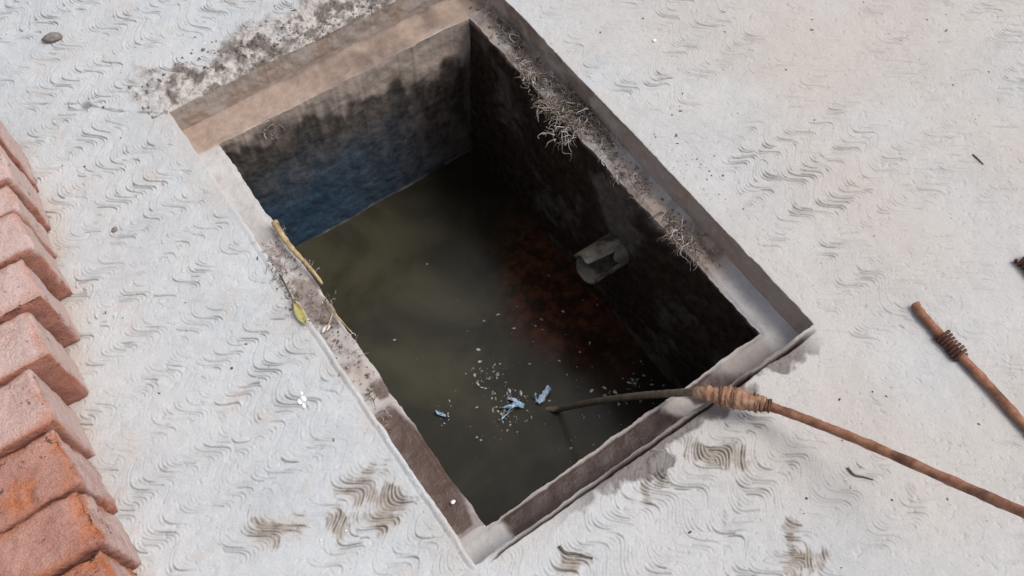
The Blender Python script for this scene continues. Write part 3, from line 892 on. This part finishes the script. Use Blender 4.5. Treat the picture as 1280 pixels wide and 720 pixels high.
# dab of white paint
mb = MB()
for (u, v_, r, sd) in ((379, 497, .0052, 1), (375, 503, .0038, 2), (380, 508, .0036, 3), (377, 492, .0026, 4)):
    vv, ff = lump_mesh(r, sd, (.75, 1.15, .22), 2, .4); mb.add((vv + PG(u, v_, .0004), ff))
p0 = PG(378, 501); o = mb.build('paint_splash', M_PAINT, origin=p0); o.location = tuple(p0)
tag(o, 'small bright white paint splash on the slab left of the opening', 'paint')

# ------------------------------------------------------------------ fibres, soil, grit, scum (uncountable)
def fibre(mb, p, length, r, rnd, down=.3, seg=7):
    d = rnd.normal(size=3); d[2] = abs(d[2]) * .35; d /= np.linalg.norm(d)
    pts = [p]
    for i in range(seg):
        d = d + rnd.normal(size=3) * .55 + np.array([0, 0, -down * i / seg]); d /= np.linalg.norm(d)
        pts.append(pts[-1] + d * length / seg)
    mb.add(tube(catmull(pts, 2), np.linspace(r, r * .4, seg * 2 + 1), 4))

rnd = np.random.default_rng(11)
mbr = MB(); mbw = MB()
# root litter on the right ledge: clumps at places along it (photo points along the ledge), how many, spread
for (u, v_, n_, sp, hang) in ((634, 28, 26, .022, .2), (650, 50, 36, .020, .3), (664, 80, 26, .018, .4), (706, 112, 40, .022, .3), (730, 128, 60, .022, .3),
                              (690, 134, 26, .016, .8), (714, 150, 44, .018, .6), (742, 150, 60, .022, .3), (700, 172, 12, .014, 1.6),
                              (760, 172, 30, .020, .4), (778, 215, 14, .014, .5), (800, 232, 14, .016, .5), (846, 285, 34, .014, .9), (858, 305, 26, .012, .5), (880, 310, 14, .012, .3), (668, 100, 20, .016, .6)):
    c_ = P(u, v_, LZ)
    for k_ in range(int(n_ * 1.8)):
        p = c_ + rnd.normal(size=3) * np.array([sp * .55, sp, 0])
        p[0] = min(p[0], W - .004) - .004
        p[2] = LZ - .002 + abs(rnd.normal()) * .006
        fibre(mbr if rnd.random() < .72 else mbw, p, rnd.uniform(.010, .042), .00035 + .0013 * rnd.random() ** 2, rnd, hang)
# loose hanging roots
for (u, v_) in ((686, 125), (699, 150), (704, 165), (845, 290), (722, 168), (712, 176)):
    for k_ in range(3):
        p = P(u, v_, LZ) + rnd.normal(size=3) * .004
        fibre(mbw, p, rnd.uniform(.03, .06), .0008, rnd, 1.4, 9)
# upper left corner of the far wall and left ledge
for (u, v_, n_, sp) in ((340, 158, 12, .010), (345, 168, 8, .006), (352, 335, 24, .012), (350, 300, 12, .008), (365, 372, 30, .012), (400, 372, 14, .008), (405, 385, 14, .008), (432, 440, 18, .010), (462, 495, 18, .009), (385, 330, 12, .008), (480, 518, 16, .009)):
    c_ = P(u, v_, LZ)
    for k_ in range(n_):
        p = c_ + rnd.normal(size=3) * np.array([sp, sp, .001]); p[2] = LZ + abs(rnd.normal()) * .003
        fibre(mbr if rnd.random() < .7 else mbw, p, rnd.uniform(.008, .022), rnd.uniform(.0003, .0008), rnd, .3)
for (u, v_, n_) in ((345, 330, 14), (352, 345, 18), (358, 360, 16), (368, 378, 14), (380, 398, 10), (335, 312, 8)):
    c_ = P(u, v_, .002)
    for k_ in range(n_):
        p = c_ + rnd.normal(size=3) * np.array([.006, .008, 0]); p[2] = .001 + abs(rnd.normal()) * .003
        fibre(mbr if rnd.random() < .75 else mbw, p, rnd.uniform(.006, .018), rnd.uniform(.0003, .0008), rnd, .5)
tag(mbr.build('dry_roots', M_FIBRE), 'tangled brown dry roots littering the right ledge', 'roots', kind='stuff')
tag(mbw.build('pale_fibres', M_FIBRE2), 'pale dusty fibres hanging from the rim over the water', 'fibres', kind='stuff')

def crumbs(mb, pts, rlo, rhi, rnd, sq=.65, sub=1):
    cache = [lump_mesh(1, 500 + k_, (1, .8, sq), sub, .5) for k_ in range(8)]
    for p in pts:
        vv, ff = cache[rnd.integers(8)]; r = rlo * (rhi / rlo) ** (rnd.random() ** 1.8)
        a = rnd.uniform(0, 6.28); ca_, sa_ = math.cos(a), math.sin(a)
        st = rnd.uniform(.7, 1.6) if sq > .3 else rnd.uniform(.85, 1.5)
        w_ = vv * np.array([st, 1 / st, 1])
        q_ = np.stack([w_[:, 0] * ca_ - w_[:, 1] * sa_, w_[:, 0] * sa_ + w_[:, 1] * ca_, w_[:, 2]], -1) * r + p
        mb.add((q_, ff))
mb = MB(); pts = []
while len(pts) < 420:
    x = rnd.uniform(-.03, .60); y = L + abs(rnd.normal()) * .045
    if vn(np.array(x * 22), np.array(y * 30), 503) * .6 + vn(np.array(x * 60), np.array(y * 60), 505) * .4 < .5: continue
    if x > W + .03 - (y - L): continue
    pts.append((x, y, ground_z((x, y)) + .0006))
crumbs(mb, pts, .0009, .0042, rnd)
pts = []
for (u, v_) in ((640, 35), (655, 62), (668, 85), (706, 115), (722, 128), (735, 142), (746, 152), (766, 182), (780, 215), (850, 292), (862, 306), (690, 125)):
    c_ = P(u, v_, LZ)
    for k_ in range(45):
        x, y = c_[0] + rnd.normal() * .010, c_[1] + rnd.normal() * .022
        if X1 + .003 < x < W - .003: pts.append((x, y, LZ + abs(rnd.normal()) * .003))
for (u, v_) in ((345, 332), (352, 346), (358, 360), (366, 374), (376, 390)):
    c_ = P(u, v_)
    for k_ in range(22):
        x, y = c_[0] + rnd.normal() * .006, c_[1] + rnd.normal() * .009
        if x < .001: pts.append((x, y, ground_z((x, y)) + .0005))
for k_ in range(260):                                   # on the left ledge and right ledge
    u = rnd.random()
    if u < .55: x, y = rnd.uniform(.004, .038), rnd.uniform(.27, .56)
    else: x, y = rnd.uniform(X1 + .004, W - .004), rnd.uniform(.20, .80)
    pts.append((x, y, LZ))
crumbs(mb, pts, .0008, .0030, rnd)
tag(mb.build('soil_crumbs', M_SOIL), 'dark crumbs of soil scattered along the far edge of the opening', 'soil', kind='stuff')

mb = MB(); mb2 = MB(); pts = []; pts2 = []
while len(pts) < 330:
    x, y = rnd.uniform(-.35, 1.25), rnd.uniform(-.36, 1.18)
    if -.004 < x < W + .004 and -.004 < y < L + .004: continue
    if x < -.22 and y < .85: continue
    (pts if rnd.random() < .72 else pts2).append((x, y, ground_z((x, y)) + .0003))
for k_ in range(90):
    c_ = PG(860, 205); x, y = c_[0] + rnd.normal() * .03, c_[1] + rnd.normal() * .05
    if x < W + .006: continue
    (pts if k_ % 3 else pts2).append((x, y, ground_z((x, y)) + .0003))
crumbs(mb, pts, .0006, .0026, rnd); crumbs(mb2, pts2, .0006, .0020, rnd)
tag(mb.build('dark_grit', M_TWIG), 'dark specks of grit strewn over the concrete', 'grit', kind='stuff')
tag(mb2.build('pale_grit', M_PAINT), 'pale grains of grit strewn over the concrete', 'grit', kind='stuff')

# floating scum
mb = MB(); pts = []
for (u, v_, n_, sp) in ((638, 502, 70, .018), (620, 465, 26, .018), (555, 518, 12, .012), (700, 470, 20, .05), (620, 530, 16, .03), (800, 482, 34, .022), (760, 500, 22, .025), (600, 465, 24, .02), (640, 520, 30, .02), (720, 555, 10, .02), (620, 420, 8, .06), (720, 390, 7, .05), (520, 440, 7, .09), (690, 420, 6, .05)):
    c_ = P(u, v_, WZ)
    for k_ in range(n_):
        x, y = c_[0] + rnd.normal() * sp, c_[1] + rnd.normal() * sp
        if X0 < x < X1 - .01 and Y0 < y < Y1 - .01: pts.append((x, y, WZ + .0003))
crumbs(mb, pts, .0007, .0052, rnd, .16)
tag(mb.build('floating_scum', M_SCUM), 'pale specks of scum floating on the dark water round the rod end', 'scum', kind='stuff')

# crumpled plastic
def scrap(center, dirs, width, seed, label):
    c_ = P(*center, WZ + .002); mb = MB(); lr = np.random.default_rng(seed)
    for (u2, v2, wd_) in dirs:
        e = P(u2, v2, WZ + .006); ax = e - c_; sd = np.cross(ax, [0, 0, 1]); sd /= np.linalg.norm(sd)
        v = []; f = []; n = 8
        for i in range(n + 1):
            t_ = i / n; w_ = wd_ * (1 - .25 * t_) * lr.uniform(.7, 1.25)
            for s in (-1, -.3, .4, 1):
                v.append(c_ + ax * t_ + sd * w_ * s + np.array([0, 0, .004 + .006 * math.sin(t_ * 5 + seed) * .7 + lr.normal() * .0022]))
        for i in range(n):
            for k_ in range(3): f.append((i * 4 + k_, i * 4 + k_ + 1, (i + 1) * 4 + k_ + 1, (i + 1) * 4 + k_))
        mb.add((v, f))
    o = mb.build('plastic_scrap', M_BLUE, origin=c_); o.location = tuple(c_)
    md = o.modifiers.new('thickness', 'SOLIDIFY'); md.thickness = .0007
    return tag(o, label, 'plastic')
scrap((672, 504), [(687, 486, .0062), (668, 494, .0022)], .005, 3, 'light blue plastic scrap standing up beside the submerged end of the rod')
scrap((655, 508), [(634, 497, .0030), (626, 510, .0022), (640, 506, .0042)], .004, 5, 'pale blue torn plastic floating left of the rod end')

scrap((553, 519), [(545, 515, .0026), (561, 522, .0022)], .004, 9, 'small bluish plastic shred floating apart, nearest the left ledge')
scrap((634, 517), [(626, 527, .0016), (642, 509, .0020)], .004, 11, 'narrow whitish plastic strip floating just below the pale blue torn plastic')

# ------------------------------------------------------------------ light
SUN_DIR = Vector((.74, -.45, 0)).normalized()
EL = math.radians(60)
sd = bpy.data.lights.new('sun', 'SUN'); sd.energy = 1.35; sd.angle = math.radians(30); sd.color = (1, .97, .94)
so = bpy.data.objects.new('sun', sd); link(so)
tosun = Vector((SUN_DIR.x * math.cos(EL), SUN_DIR.y * math.cos(EL), math.sin(EL)))
so.rotation_euler = tosun.to_track_quat('Z', 'Y').to_euler(); so.location = (3, 3, 5)

w = bpy.data.worlds.new('World'); scene.world = w; w.use_nodes = True
nt = w.node_tree; nt.nodes.clear()
sky = nt.nodes.new('ShaderNodeTexSky'); sky.sky_type = 'NISHITA'; sky.sun_disc = False
sky.sun_elevation = EL; sky.sun_rotation = math.atan2(SUN_DIR.x, SUN_DIR.y)
sky.air_density = 1.0; sky.dust_density = 4.0; sky.ozone_density = 1.0
hs = nt.nodes.new('ShaderNodeHueSaturation'); hs.inputs['Saturation'].default_value = .5
bg = nt.nodes.new('ShaderNodeBackground'); bg.inputs['Strength'].default_value = .12
wo = nt.nodes.new('ShaderNodeOutputWorld')
nt.links.new(sky.outputs[0], hs.inputs['Color']); nt.links.new(hs.outputs[0], bg.inputs[0]); nt.links.new(bg.outputs[0], wo.inputs[0])

scene.view_settings.view_transform = 'Standard'; scene.view_settings.look = 'None'
scene.view_settings.gamma = 1; scene.view_settings.use_curve_mapping = False
scene.view_settings.exposure = 0.23
scene.render.resolution_x = 1024; scene.render.resolution_y = 576
scene.cycles.use_denoising = True
scene.cycles.denoising_prefilter = 'NONE'
scene.cycles.max_bounces = 6
